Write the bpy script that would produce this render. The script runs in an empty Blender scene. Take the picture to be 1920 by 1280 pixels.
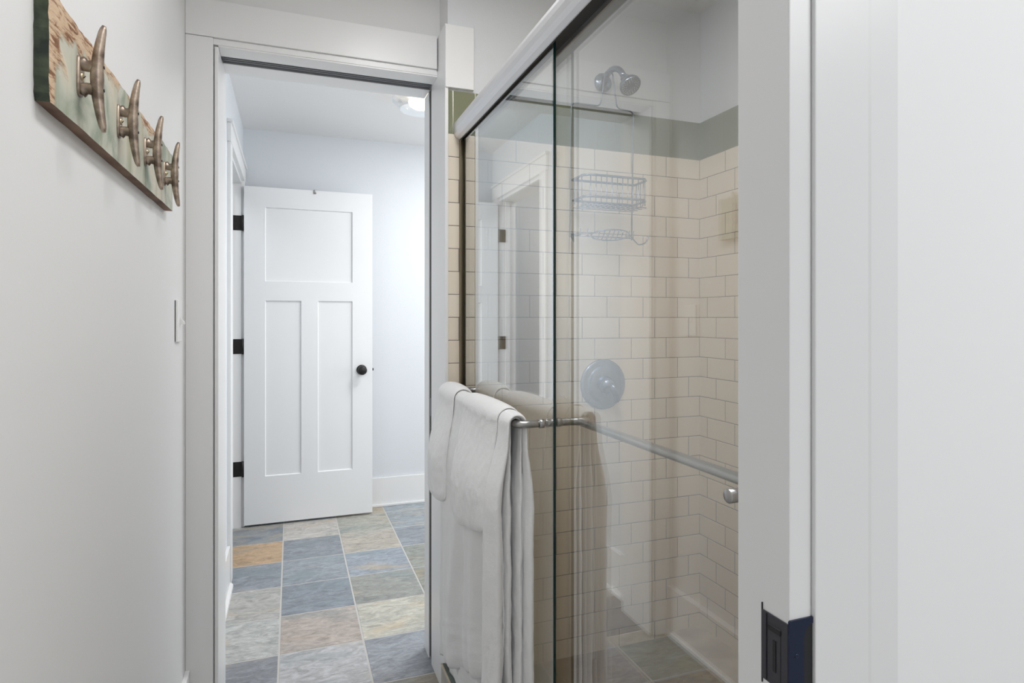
import bpy, bmesh, math, random
from mathutils import Vector, Matrix, noise
random.seed(7)
SC = bpy.context.scene
COL = SC.collection
R = math.radians

# ------------------------------------------------------------------ materials
def lin(c):
    c = c / 255.0
    return c / 12.92 if c <= 0.04045 else ((c + 0.055) / 1.055) ** 2.4
def rgb(r, g, b, k=1.0):
    return (lin(r) * k, lin(g) * k, lin(b) * k, 1.0)

def mat(name, color=(.8, .8, .8, 1), rough=.5, metal=0.0, spec=.5, bump=None, coat=0.0):
    m = bpy.data.materials.new(name); m.use_nodes = True
    nt = m.node_tree; b = nt.nodes['Principled BSDF']
    b.inputs['Base Color'].default_value = color
    b.inputs['Roughness'].default_value = rough
    b.inputs['Metallic'].default_value = metal
    b.inputs['Specular IOR Level'].default_value = spec
    b.inputs['Coat Weight'].default_value = coat
    if bump:
        sc, st, dist = bump
        tc = nt.nodes.new('ShaderNodeTexCoord')
        n = nt.nodes.new('ShaderNodeTexNoise'); n.inputs['Scale'].default_value = sc
        n.inputs['Detail'].default_value = 4
        bp = nt.nodes.new('ShaderNodeBump'); bp.inputs['Strength'].default_value = st
        bp.inputs['Distance'].default_value = dist
        nt.links.new(tc.outputs['Object'], n.inputs['Vector'])
        nt.links.new(n.outputs['Fac'], bp.inputs['Height'])
        nt.links.new(bp.outputs['Normal'], b.inputs['Normal'])
    return m

def N(nt, kind, **kw):
    n = nt.nodes.new(kind)
    for k, v in kw.items():
        setattr(n, k, v)
    return n
def math_node(nt, op, a, b=None, c=None):
    n = nt.nodes.new('ShaderNodeMath'); n.operation = op
    for i, v in enumerate((a, b, c)):
        if v is None: continue
        if isinstance(v, (int, float)): n.inputs[i].default_value = v
        else: nt.links.new(v, n.inputs[i])
    return n.outputs[0]
def mix_color(nt, fac, a, b):
    n = nt.nodes.new('ShaderNodeMix'); n.data_type = 'RGBA'
    for s, v in ((n.inputs['Factor'], fac), (n.inputs[6], a), (n.inputs[7], b)):
        if isinstance(v, (int, float, tuple)): s.default_value = v
        else: nt.links.new(v, s)
    return n.outputs[2]

def tile_mat(name, axis, shift, sgn):
    """Cream running-bond tiles in thirds, a band of upright green tiles, all from the wall's own coordinates."""
    m = bpy.data.materials.new(name); m.use_nodes = True
    nt = m.node_tree; b = nt.nodes['Principled BSDF']
    tc = N(nt, 'ShaderNodeTexCoord'); sp = N(nt, 'ShaderNodeSeparateXYZ')
    nt.links.new(tc.outputs['Object'], sp.inputs[0])
    u = sp.outputs[axis]; z = sp.outputs[2]
    th, tw = .0760, .1515
    d = math_node(nt, 'SUBTRACT', 1.862, z)
    v = math_node(nt, 'DIVIDE', d, th)
    row = math_node(nt, 'FLOOR', v)
    fv = math_node(nt, 'FRACT', v)
    uu = math_node(nt, 'DIVIDE', math_node(nt, 'SUBTRACT', u, shift), tw * sgn)
    uo = math_node(nt, 'SUBTRACT', uu, math_node(nt, 'MULTIPLY', row, 1 / 3.0))
    fu = math_node(nt, 'FRACT', uo)
    iu = math_node(nt, 'FLOOR', uo)
    gu, gv = .0011 / tw, .0011 / th
    def edge(f, g):
        e = math_node(nt, 'MINIMUM', f, math_node(nt, 'SUBTRACT', 1.0, f))
        return math_node(nt, 'LESS_THAN', e, g)
    def soft(f, g):
        e = math_node(nt, 'MINIMUM', f, math_node(nt, 'SUBTRACT', 1.0, f))
        return math_node(nt, 'DIVIDE', e, g)
    grout = math_node(nt, 'MAXIMUM', edge(fu, gu), edge(fv, gv))
    # green band
    isg = math_node(nt, 'GREATER_THAN', z, 1.862)
    gw = .0765
    fg = math_node(nt, 'FRACT', math_node(nt, 'DIVIDE', math_node(nt, 'SUBTRACT', u, shift + .0118), gw))
    zl = math_node(nt, 'LESS_THAN', z, 1.8632)
    ggrout = math_node(nt, 'MAXIMUM', edge(fg, .0007 / gw), math_node(nt, 'MULTIPLY', isg, zl))
    # per tile tone
    wn = N(nt, 'ShaderNodeTexWhiteNoise'); wn.noise_dimensions = '2D'
    cv = N(nt, 'ShaderNodeCombineXYZ')
    nt.links.new(iu, cv.inputs[0]); nt.links.new(row, cv.inputs[1])
    nt.links.new(cv.outputs[0], wn.inputs['Vector'])
    cream = mix_color(nt, wn.outputs['Value'], rgb(228, 215, 197), rgb(234, 223, 206))
    creamg = mix_color(nt, grout, cream, rgb(118, 110, 104))
    green = mix_color(nt, ggrout, rgb(126, 128, 103), rgb(152, 150, 126))
    col = mix_color(nt, isg, creamg, green)
    nt.links.new(col, b.inputs['Base Color'])
    b.inputs['Roughness'].default_value = .16
    b.inputs['Specular IOR Level'].default_value = .5
    # pillowed tile edges
    hh = math_node(nt, 'MINIMUM', math_node(nt, 'MINIMUM', soft(fu, .004 / tw), soft(fv, .004 / th)), 1.0)
    hg = math_node(nt, 'MINIMUM', soft(fg, .003 / gw), 1.0)
    hsel = N(nt, 'ShaderNodeMix'); hsel.data_type = 'FLOAT'
    nt.links.new(isg, hsel.inputs[0]); nt.links.new(hh, hsel.inputs[2]); nt.links.new(hg, hsel.inputs[3])
    bp = N(nt, 'ShaderNodeBump'); bp.inputs['Strength'].default_value = .5; bp.inputs['Distance'].default_value = .0012
    nt.links.new(hsel.outputs[0], bp.inputs['Height']); nt.links.new(bp.outputs['Normal'], b.inputs['Normal'])
    return m

def slate_mat(name):
    """Cleft slate: every tile's own stone colour comes from the mesh, cleft veins and rust from noise."""
    m = bpy.data.materials.new(name); m.use_nodes = True
    nt = m.node_tree; b = nt.nodes['Principled BSDF']
    at = N(nt, 'ShaderNodeAttribute'); at.attribute_name = 'stone'
    tc = N(nt, 'ShaderNodeTexCoord')
    ad = N(nt, 'ShaderNodeVectorMath'); ad.operation = 'MULTIPLY_ADD'
    nt.links.new(at.outputs['Color'], ad.inputs[0]); ad.inputs[1].default_value = (31, 47, 13)
    nt.links.new(tc.outputs['Object'], ad.inputs[2])
    mp = N(nt, 'ShaderNodeMapping'); mp.inputs['Scale'].default_value = (1, 2.3, 1); mp.inputs['Rotation'].default_value = (0, 0, .22)
    nt.links.new(ad.outputs[0], mp.inputs['Vector'])
    n1 = N(nt, 'ShaderNodeTexNoise'); n1.inputs['Scale'].default_value = 11; n1.inputs['Detail'].default_value = 9
    n1.inputs['Roughness'].default_value = .68; n1.inputs['Distortion'].default_value = 1.6
    n2 = N(nt, 'ShaderNodeTexNoise'); n2.inputs['Scale'].default_value = 2.6; n2.inputs['Detail'].default_value = 6; n2.inputs['Distortion'].default_value = .8
    n3 = N(nt, 'ShaderNodeTexNoise'); n3.inputs['Scale'].default_value = 70; n3.inputs['Detail'].default_value = 3
    for n in (n1, n2, n3): nt.links.new(mp.outputs[0], n.inputs['Vector'])
    r1 = N(nt, 'ShaderNodeMapRange'); nt.links.new(n1.outputs['Fac'], r1.inputs['Value'])
    r1.inputs['From Min'].default_value = .3; r1.inputs['From Max'].default_value = .7
    r1.inputs['To Min'].default_value = .60; r1.inputs['To Max'].default_value = 1.36
    hs = N(nt, 'ShaderNodeHueSaturation'); nt.links.new(at.outputs['Color'], hs.inputs['Color'])
    nt.links.new(math_node(nt, 'MULTIPLY', r1.outputs[0], math_node(nt, 'MULTIPLY_ADD', n3.outputs['Fac'], .5, .75)), hs.inputs['Value'])
    r2 = N(nt, 'ShaderNodeMapRange'); nt.links.new(n2.outputs['Fac'], r2.inputs['Value'])
    r2.inputs['From Min'].default_value = .56; r2.inputs['From Max'].default_value = .72
    r2.inputs['To Min'].default_value = 0; r2.inputs['To Max'].default_value = .5
    c = mix_color(nt, r2.outputs[0], hs.outputs[0], rgb(192, 170, 136))
    r3 = N(nt, 'ShaderNodeMapRange'); nt.links.new(n2.outputs['Fac'], r3.inputs['Value'])
    r3.inputs['From Min'].default_value = .44; r3.inputs['From Max'].default_value = .30
    r3.inputs['To Min'].default_value = 0; r3.inputs['To Max'].default_value = .45
    c = mix_color(nt, r3.outputs[0], c, rgb(120, 138, 142))
    nt.links.new(c, b.inputs['Base Color'])
    b.inputs['Roughness'].default_value = .42
    sm = math_node(nt, 'ADD', n1.outputs['Fac'], math_node(nt, 'MULTIPLY', n3.outputs['Fac'], .18))
    bp = N(nt, 'ShaderNodeBump'); bp.inputs['Strength'].default_value = .55; bp.inputs['Distance'].default_value = .004
    nt.links.new(sm, bp.inputs['Height']); nt.links.new(bp.outputs['Normal'], b.inputs['Normal'])
    return m

def glass_mat(name, tint=(.97, .985, .975, 1), k=1.0):
    """Clear pane: transparent with mirror reflection growing at grazing angles, the same from both faces."""
    m = bpy.data.materials.new(name); m.use_nodes = True
    nt = m.node_tree; nt.nodes.remove(nt.nodes['Principled BSDF'])
    out = nt.nodes['Material Output']
    g = N(nt, 'ShaderNodeNewGeometry')
    dt = N(nt, 'ShaderNodeVectorMath'); dt.operation = 'DOT_PRODUCT'
    nt.links.new(g.outputs['Normal'], dt.inputs[0]); nt.links.new(g.outputs['Incoming'], dt.inputs[1])
    a = math_node(nt, 'ABSOLUTE', dt.outputs['Value'])
    f = math_node(nt, 'POWER', math_node(nt, 'SUBTRACT', 1.0, a), 5.0)
    fr = math_node(nt, 'MINIMUM', math_node(nt, 'MULTIPLY', math_node(nt, 'MULTIPLY_ADD', f, .95, .05), k), 1.0)
    t = N(nt, 'ShaderNodeBsdfTransparent'); t.inputs[0].default_value = tint
    gl = N(nt, 'ShaderNodeBsdfGlossy'); gl.inputs['Roughness'].default_value = 0.0; gl.inputs['Color'].default_value = (.95, .98, 1, 1)
    mx = N(nt, 'ShaderNodeMixShader')
    nt.links.new(fr, mx.inputs[0]); nt.links.new(t.outputs[0], mx.inputs[1]); nt.links.new(gl.outputs[0], mx.inputs[2])
    nt.links.new(mx.outputs[0], out.inputs['Surface'])
    return m

def emit_mat(name, color, s):
    m = bpy.data.materials.new(name); m.use_nodes = True
    b = m.node_tree.nodes['Principled BSDF']
    b.inputs['Base Color'].default_value = (.8, .8, .8, 1)
    b.inputs['Emission Color'].default_value = color; b.inputs['Emission Strength'].default_value = s
    return m

def board_mat(name):
    """Weathered pale green-grey paint over bare brown wood, cracked."""
    m = bpy.data.materials.new(name); m.use_nodes = True
    nt = m.node_tree; b = nt.nodes['Principled BSDF']
    tc = N(nt, 'ShaderNodeTexCoord')
    mp = N(nt, 'ShaderNodeMapping'); mp.inputs['Scale'].default_value = (1, 1.6, 9)
    nt.links.new(tc.outputs['Object'], mp.inputs['Vector'])
    g = N(nt, 'ShaderNodeTexNoise'); g.inputs['Scale'].default_value = 14; g.inputs['Detail'].default_value = 8; g.inputs['Roughness'].default_value = .7; g.inputs['Distortion'].default_value = .6
    nt.links.new(mp.outputs[0], g.inputs['Vector'])
    w = N(nt, 'ShaderNodeTexNoise'); w.inputs['Scale'].default_value = 9; w.inputs['Detail'].default_value = 5; w.inputs['Distortion'].default_value = .7
    nt.links.new(tc.outputs['Object'], w.inputs['Vector'])
    sp = N(nt, 'ShaderNodeSeparateXYZ'); nt.links.new(tc.outputs['Object'], sp.inputs[0])
    # bare wood towards the top edge and the near end (local coordinates of the board)
    top = N(nt, 'ShaderNodeMapRange'); nt.links.new(sp.outputs[2], top.inputs['Value'])
    top.inputs['From Min'].default_value = .015; top.inputs['From Max'].default_value = .075
    top.inputs['To Min'].default_value = 0; top.inputs['To Max'].default_value = .36
    nr = N(nt, 'ShaderNodeMapRange'); nt.links.new(sp.outputs[1], nr.inputs['Value'])
    nr.inputs['From Min'].default_value = -.20; nr.inputs['From Max'].default_value = -.42
    nr.inputs['To Min'].default_value = -.10; nr.inputs['To Max'].default_value = .20
    en = N(nt, 'ShaderNodeMapRange'); nt.links.new(sp.outputs[1], en.inputs['Value'])
    en.inputs['From Min'].default_value = -.375; en.inputs['From Max'].default_value = -.41
    en.inputs['To Min'].default_value = 0; en.inputs['To Max'].default_value = .3
    s = math_node(nt, 'ADD', math_node(nt, 'ADD', w.outputs['Fac'], top.outputs[0]), math_node(nt, 'ADD', nr.outputs[0], en.outputs[0]))
    bare = N(nt, 'ShaderNodeMapRange'); nt.links.new(s, bare.inputs['Value'])
    bare.inputs['From Min'].default_value = .70; bare.inputs['From Max'].default_value = .76
    wood = N(nt, 'ShaderNodeValToRGB'); nt.links.new(g.outputs['Fac'], wood.inputs[0])
    e = wood.color_ramp.elements
    e[0].position = .30; e[0].color = rgb(38, 20, 12)
    e[1].position = .72; e[1].color = rgb(222, 200, 172)
    x = e.new(.42); x.color = rgb(146, 102, 70)
    x = e.new(.50); x.color = rgb(206, 178, 148)
    p = N(nt, 'ShaderNodeValToRGB'); nt.links.new(w.outputs['Fac'], p.inputs[0])
    e = p.color_ramp.elements
    e[0].position = .36; e[0].color = rgb(146, 156, 140)
    e[1].position = .62; e[1].color = rgb(206, 200, 184)
    x = e.new(.48); x.color = rgb(188, 190, 176)
    m3 = N(nt, 'ShaderNodeMapping'); m3.inputs['Scale'].default_value = (1, 17, 2.2)
    nt.links.new(tc.outputs['Object'], m3.inputs['Vector'])
    st = N(nt, 'ShaderNodeTexNoise'); st.inputs['Scale'].default_value = 1.0; st.inputs['Detail'].default_value = 4
    nt.links.new(m3.outputs[0], st.inputs['Vector'])
    sr = N(nt, 'ShaderNodeMapRange'); nt.links.new(st.outputs['Fac'], sr.inputs['Value'])
    sr.inputs['From Min'].default_value = .52; sr.inputs['From Max'].default_value = .66; sr.inputs['To Max'].default_value = .6
    pc = mix_color(nt, sr.outputs[0], p.outputs[0], rgb(138, 138, 104))
    c = mix_color(nt, bare.outputs[0], pc, wood.outputs[0])
    nt.links.new(c, b.inputs['Base Color']); b.inputs['Roughness'].default_value = .7
    bp = N(nt, 'ShaderNodeBump'); bp.inputs['Strength'].default_value = .8; bp.inputs['Distance'].default_value = .003
    nt.links.new(math_node(nt, 'MULTIPLY', g.outputs['Fac'], bare.outputs[0]), bp.inputs['Height'])
    nt.links.new(bp.outputs['Normal'], b.inputs['Normal'])
    return m

def noise_mat(name, c1, c2, scale, rough=.6, stretch=(1, 1, 1), metal=0, bump=.3):
    m = bpy.data.materials.new(name); m.use_nodes = True
    nt = m.node_tree; b = nt.nodes['Principled BSDF']
    tc = N(nt, 'ShaderNodeTexCoord'); mp = N(nt, 'ShaderNodeMapping'); mp.inputs['Scale'].default_value = stretch
    nt.links.new(tc.outputs['Object'], mp.inputs['Vector'])
    n = N(nt, 'ShaderNodeTexNoise'); n.inputs['Scale'].default_value = scale; n.inputs['Detail'].default_value = 6
    nt.links.new(mp.outputs[0], n.inputs['Vector'])
    r = N(nt, 'ShaderNodeValToRGB'); nt.links.new(n.outputs['Fac'], r.inputs[0])
    e = r.color_ramp.elements; e[0].position = .35; e[0].color = c1; e[1].position = .66; e[1].color = c2
    nt.links.new(r.outputs[0], b.inputs['Base Color'])
    b.inputs['Roughness'].default_value = rough; b.inputs['Metallic'].default_value = metal
    bp = N(nt, 'ShaderNodeBump'); bp.inputs['Strength'].default_value = bump; bp.inputs['Distance'].default_value = .002
    nt.links.new(n.outputs['Fac'], bp.inputs['Height']); nt.links.new(bp.outputs['Normal'], b.inputs['Normal'])
    return m

M = {}
M['wall'] = mat('wall paint', rgb(226, 226, 226), .55, bump=(80, .12, .002))
M['outer_wall'] = mat('outer wall paint', rgb(234, 234, 234), .5, bump=(60, .10, .002))
M['outer_trim'] = mat('near frame paint', rgb(224, 224, 224), .35, bump=(20, .08, .002))
M['wall_blue'] = mat('hall paint', rgb(218, 222, 226), .6, bump=(140, .2, .002))
M['wall_shower'] = mat('shower paint', rgb(216, 219, 222), .6, bump=(140, .2, .002))
M['ceiling'] = mat('ceiling paint', rgb(230, 230, 230), .8, bump=(90, .2, .002))
M['trim'] = mat('trim paint', rgb(232, 232, 232), .32, bump=(24, .12, .002))
M['door'] = mat('door paint', rgb(233, 234, 235), .38)
M['tile_back'] = tile_mat('tile facing wall', 0, 1.331, 1)
M['tile_side'] = tile_mat('tile side wall', 1, 1.805, -1)
M['slate'] = slate_mat('slate')
M['grout'] = mat('grout', rgb(190, 188, 184), .9, bump=(300, .4, .001))
M['grout_dark'] = mat('shower grout', rgb(176, 164, 146), .9, bump=(300, .4, .001))
M['ledge'] = noise_mat('beige stone', rgb(178, 164, 144), rgb(204, 192, 172), 9, .5, bump=.15)
M['curb'] = noise_mat('curb slate', rgb(78, 88, 84), rgb(120, 128, 122), 16, .4)
M['glass'] = glass_mat('shower glass', (.985, .987, .98, 1), 2.75)
M['curb_side'] = noise_mat('curb side', rgb(150, 148, 142), rgb(182, 178, 170), 16, .5)
M['glass_edge'] = mat('glass edge', (.004, .022, .02, 1), .08)
M['lamp_glass'] = glass_mat('lamp glass', (.97, .97, .97, 1), 2.0)
M['nickel'] = mat('brushed nickel', rgb(176, 174, 172), .28, 1.0)
M['satin'] = mat('satin aluminium', rgb(222, 222, 224), .5, .85)
M['chrome'] = mat('shower metal', rgb(146, 154, 170), .24, 1.0)
M['bronze_channel'] = mat('dull channel', rgb(122, 112, 92), .35, 1.0)
M['dark'] = mat('dark gap', rgb(30, 30, 32), .7)
M['black'] = mat('black metal', rgb(48, 46, 46), .38, .6)
M['rubber_and_shade'] = mat('dark rubber', rgb(40, 38, 36), .6)
M['plate_grey'] = mat('strike grey', rgb(76, 76, 82), .34, .75)
M['plate_blue'] = mat('strike blue black', rgb(42, 50, 74), .3, .6)
M['track'] = mat('track grey', rgb(150, 152, 156), .5, .3)
M['board'] = board_mat('weathered painted board')
M['board_end'] = noise_mat('green paint', rgb(26, 38, 30), rgb(70, 80, 58), 40, .5)
M['board_edge'] = noise_mat('brown wood edge', rgb(92, 66, 50), rgb(142, 112, 92), 20, .7, (1, .5, 6))
M['cleat'] = noise_mat('aged galvanised iron', rgb(112, 98, 88), rgb(196, 180, 164), 45, .42, metal=.85, bump=.3)
M['screw'] = mat('brass screw', rgb(216, 200, 170), .35, .7)
M['plastic'] = mat('white plastic', rgb(236, 236, 236), .3)
def towel_mat():
    m = bpy.data.materials.new('white terry'); m.use_nodes = True
    nt = m.node_tree; b = nt.nodes['Principled BSDF']
    b.inputs['Base Color'].default_value = rgb(233, 233, 233); b.inputs['Roughness'].default_value = .95
    b.inputs['Sheen Weight'].default_value = .25; b.inputs['Specular IOR Level'].default_value = .1
    tc = N(nt, 'ShaderNodeTexCoord')
    a = N(nt, 'ShaderNodeTexNoise'); a.inputs['Scale'].default_value = 420; a.inputs['Detail'].default_value = 3
    c = N(nt, 'ShaderNodeTexNoise'); c.inputs['Scale'].default_value = 55; c.inputs['Detail'].default_value = 4
    for n in (a, c): nt.links.new(tc.outputs['Object'], n.inputs['Vector'])
    s = math_node(nt, 'ADD', math_node(nt, 'MULTIPLY', a.outputs['Fac'], .5), c.outputs['Fac'])
    bp = N(nt, 'ShaderNodeBump'); bp.inputs['Strength'].default_value = .5; bp.inputs['Distance'].default_value = .003
    nt.links.new(s, bp.inputs['Height']); nt.links.new(bp.outputs['Normal'], b.inputs['Normal'])
    return m
M['towel'] = towel_mat()

# ------------------------------------------------------------------ mesh builder
class MB:
    def __init__(s): s.v = []; s.f = []; s.m = []; s.sm = []
    def add(s, vs, fs, mi=0, smooth=False):
        o = len(s.v); s.v += [tuple(v) for v in vs]
        for f in fs:
            s.f.append(tuple(i + o for i in f)); s.m.append(mi); s.sm.append(smooth)
        return s
    def box(s, x0, x1, y0, y1, z0, z1, mi=0, bev=0.0, mis=None):
        """mis: material per face in the order -x +x -y +y -z +z"""
        bm = bmesh.new()
        vs = [bm.verts.new(p) for p in [(x0,y0,z0),(x1,y0,z0),(x1,y1,z0),(x0,y1,z0),(x0,y0,z1),(x1,y0,z1),(x1,y1,z1),(x0,y1,z1)]]
        q = [(0,4,7,3),(1,2,6,5),(0,1,5,4),(3,7,6,2),(0,3,2,1),(4,5,6,7)]
        for i, f in enumerate(q):
            fc = bm.faces.new([vs[j] for j in f]); fc.material_index = (mis[i] if mis else mi)
        if bev:
            bmesh.ops.bevel(bm, geom=bm.edges[:], offset=bev, segments=2, profile=.6, affect='EDGES')
        bm.verts.index_update()
        o = len(s.v); s.v += [tuple(v.co) for v in bm.verts]
        for f in bm.faces:
            s.f.append(tuple(v.index + o for v in f.verts)); s.m.append(f.material_index); s.sm.append(False)
        bm.free(); return s
    def sweep(s, pts, rad, n=12, mi=0, caps=True, squash=None, up=None):
        pts = [Vector(p) for p in pts]
        if isinstance(rad, (int, float)): rad = [rad] * len(pts)
        t0 = (pts[1] - pts[0]).normalized()
        u = Vector(up) if up else (Vector((0, 0, 1)) if abs(t0.z) < .9 else Vector((0, 1, 0)))
        rings = []
        for i, p in enumerate(pts):
            if i == 0: t = pts[1] - p
            elif i == len(pts) - 1: t = p - pts[i-1]
            else: t = pts[i+1] - pts[i-1]
            t.normalize(); u = (u - t * u.dot(t)).normalized(); w = t.cross(u)
            a, b = (squash or (1, 1))
            rings.append([p + (u * math.cos(2*math.pi*k/n) * a + w * math.sin(2*math.pi*k/n) * b) * rad[i] for k in range(n)])
        vs = [q for r in rings for q in r]; fs = []
        for i in range(len(pts)-1):
            for k in range(n):
                a0 = i*n+k; a1 = i*n+(k+1) % n
                fs.append((a0, a1, a1+n, a0+n))
        s.add(vs, fs, mi, True)
        if caps:
            s.add(rings[0], [tuple(range(n))[::-1]], mi); s.add(rings[-1], [tuple(range(n))], mi)
        return s
    def lathe(s, prof, c, axis=(0, 0, 1), n=32, mi=0, smooth=True):
        """prof: (radius, height along axis) from c"""
        ax = Vector(axis).normalized(); c = Vector(c)
        u = ax.orthogonal().normalized(); w = ax.cross(u)
        vs = []; fs = []
        for r, h in prof:
            for k in range(n):
                a = 2*math.pi*k/n
                vs.append(c + ax*h + (u*math.cos(a) + w*math.sin(a))*max(r, 1e-5))
        for i in range(len(prof)-1):
            for k in range(n):
                a0 = i*n+k; a1 = i*n+(k+1) % n
                fs.append((a0, a1, a1+n, a0+n))
        return s.add(vs, fs, mi, smooth)
    def prism_y(s, poly, y0, y1, mi=0, smooth=False):
        n = len(poly)
        vs = [(x, y0, z) for x, z in poly] + [(x, y1, z) for x, z in poly]
        s.add(vs, [(i, (i+1) % n, (i+1) % n+n, i+n) for i in range(n)], mi, smooth)
        s.add([(x, y0, z) for x, z in poly], [tuple(range(n))[::-1]], mi)
        s.add([(x, y1, z) for x, z in poly], [tuple(range(n))], mi)
        return s
    def build(s, name, mats, parent=None, origin=(0, 0, 0)):
        if not isinstance(mats, (list, tuple)): mats = [mats]
        w = Vector(origin)
        p = parent
        while p is not None: w = w + p.location; p = p.parent
        me = bpy.data.meshes.new(name)
        me.from_pydata([tuple(Vector(v) - w) for v in s.v], [], s.f)
        for m in mats: me.materials.append(m)
        for i, p in enumerate(me.polygons):
            p.material_index = s.m[i]; p.use_smooth = s.sm[i]
        bm = bmesh.new(); bm.from_mesh(me)
        bmesh.ops.remove_doubles(bm, verts=bm.verts[:], dist=1e-6)
        bmesh.ops.recalc_face_normals(bm, faces=bm.faces[:])
        bm.to_mesh(me); bm.free()
        o = bpy.data.objects.new(name, me); COL.objects.link(o)
        o.location = origin; o.parent = parent
        return o

def empty(name, loc, label, cat, group=None):
    o = bpy.data.objects.new(name, None); COL.objects.link(o)
    o.location = loc; o.empty_display_size = .05
    tag(o, label, cat, group); return o
def tag(o, label, cat, group=None):
    o['label'] = label; o['category'] = cat
    if group: o['group'] = group
    return o
def struct(o, label=None):
    o['kind'] = 'structure'
    if label: o['label'] = label
    return o
def fillet(pts, r, n=6):
    pts = [Vector(p) for p in pts]; out = [pts[0]]
    for i in range(1, len(pts)-1):
        a, b, c = pts[i-1], pts[i], pts[i+1]
        d1 = (a-b); d2 = (c-b); rr = min(r, d1.length*.49, d2.length*.49)
        p1 = b + d1.normalized()*rr; p2 = b + d2.normalized()*rr
        for k in range(n+1):
            t = k/n; out.append(p1*(1-t)**2 + b*2*t*(1-t) + p2*t*t)
    out.append(pts[-1]); return out

# ------------------------------------------------------------------ key planes
XL = -.3016          # bathroom left wall
XR = .4747           # right side of the opening
YC, YW, YB = 2.05, 2.07, 2.266   # casing face, wall face, wall back
YT = 1.952           # tiled wall face
XS = 1.483           # shower side wall
YF = 4.10            # hall far wall
XH = -.283           # hall left wall
ZC = 2.43
ZO = 2.085           # opening height

# ------------------------------------------------------------------ floors
G = .3067
X0, Y0 = -.0445, 2.105
cols = {}
table = {   # column, row -> stone colour; row 0 starts at Y 2.105
 (0,6):(150,160,166),(0,5):(122,134,146),(0,4):(196,152,104),(0,3):(130,138,148),(0,2):(168,166,160),(0,1):(172,174,170),(0,0):(126,130,138),
 (1,6):(150,160,166),(1,5):(182,176,168),(1,4):(130,138,148),(1,3):(136,146,156),(1,2):(124,134,146),(1,1):(174,158,146),(1,0):(172,172,174),
 (2,6):(172,160,138),(2,5):(160,160,146),(2,4):(172,162,146),(2,3):(138,150,164),(2,2):(142,144,136),(2,1):(182,178,160),(2,0):(140,146,156),
 (3,6):(146,160,168),(3,5):(142,154,162),(3,4):(130,138,148),(3,3):(138,142,132),(3,2):(136,138,122),(3,1):(180,172,150),(3,0):(140,146,162),
 (2,-1):(152,142,120),(1,-1):(150,152,156),(0,-1):(160,158,150),(3,-1):(150,146,134)}
pal = [(122,134,146),(172,162,146),(138,150,164),(142,144,136),(174,158,146),(168,166,160),(126,130,138),(182,176,168)]
def slate_tiles(name, rects, z, gap=.0032, th=.008, grey=.36):
    """one floor mesh of separate slabs; rects: x0,x1,y0,y1,colour"""
    bm = bmesh.new(); cl = bm.loops.layers.float_color.new('stone')
    for x0, x1, y0, y1, c in rects:
        x0 += gap; x1 -= gap; y0 += gap; y1 -= gap
        if x1-x0 < .01 or y1-y0 < .01: continue
        b = .0015
        lo = [bm.verts.new(p) for p in [(x0,y0,z-th),(x1,y0,z-th),(x1,y1,z-th),(x0,y1,z-th)]]
        mi = [bm.verts.new(p) for p in [(x0,y0,z-b),(x1,y0,z-b),(x1,y1,z-b),(x0,y1,z-b)]]
        hi = [bm.verts.new(p) for p in [(x0+b,y0+b,z),(x1-b,y0+b,z),(x1-b,y1-b,z),(x0+b,y1-b,z)]]
        fs = [bm.faces.new(hi)]
        for a, c2 in ((lo, mi), (mi, hi)):
            for k in range(4): fs.append(bm.faces.new([a[k], a[(k+1) % 4], c2[(k+1) % 4], c2[k]]))
        gm = sum(c)/3; c = tuple(v*(1-grey)+gm*grey+4 for v in c); col = rgb(*c)
        for f in fs:
            for l in f.loops: l[cl] = col
    return bm
def floor_obj(name, bm, z, ext, gmat, th=.008, label=None):
    me = bpy.data.meshes.new(name)
    cl = bm.loops.layers.float_color['stone']
    x0, x1, y0, y1 = ext
    # grout bed and slab below
    bed = [bm.verts.new(p) for p in [(x0,y0,z-.0012),(x1,y0,z-.0012),(x1,y1,z-.0012),(x0,y1,z-.0012),(x0,y0,z-.05),(x1,y0,z-.05),(x1,y1,z-.05),(x0,y1,z-.05)]]
    for f in [(0,1,2,3),(7,6,5,4),(0,4,5,1),(1,5,6,2),(2,6,7,3),(3,7,4,0)]:
        fc = bm.faces.new([bed[i] for i in f]); fc.material_index = 1
        for l in fc.loops: l[cl] = (.5, .5, .5, 1)
    bm.to_mesh(me); bm.free()
    me.materials.append(M['slate']); me.materials.append(gmat)
    o = bpy.data.objects.new(name, me); COL.objects.link(o)
    return struct(o, label)
rects = []
rr = random.Random(3)
for i in range(-3, 10):
    for j in range(-14, 7):
        x0, x1, y0, y1 = X0+(i-1)*G, X0+i*G, Y0+j*G, Y0+(j+1)*G
        x0 = max(x0, -1.4 if y0 > 3.0 else -.3)
        y1 = min(y1, YF); x1 = min(x1, 2.4)
        if y0 < 2.0: x1 = min(x1, .48) if y0 > .2 else x1
        c = table.get((i, j), rr.choice(pal))
        rects.append((x0, x1, y0, y1, c))
floor_obj('floor', slate_tiles('floor', rects, 0), 0, (-1.4, 2.4, -2.2, YF), M['grout'])
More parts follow.
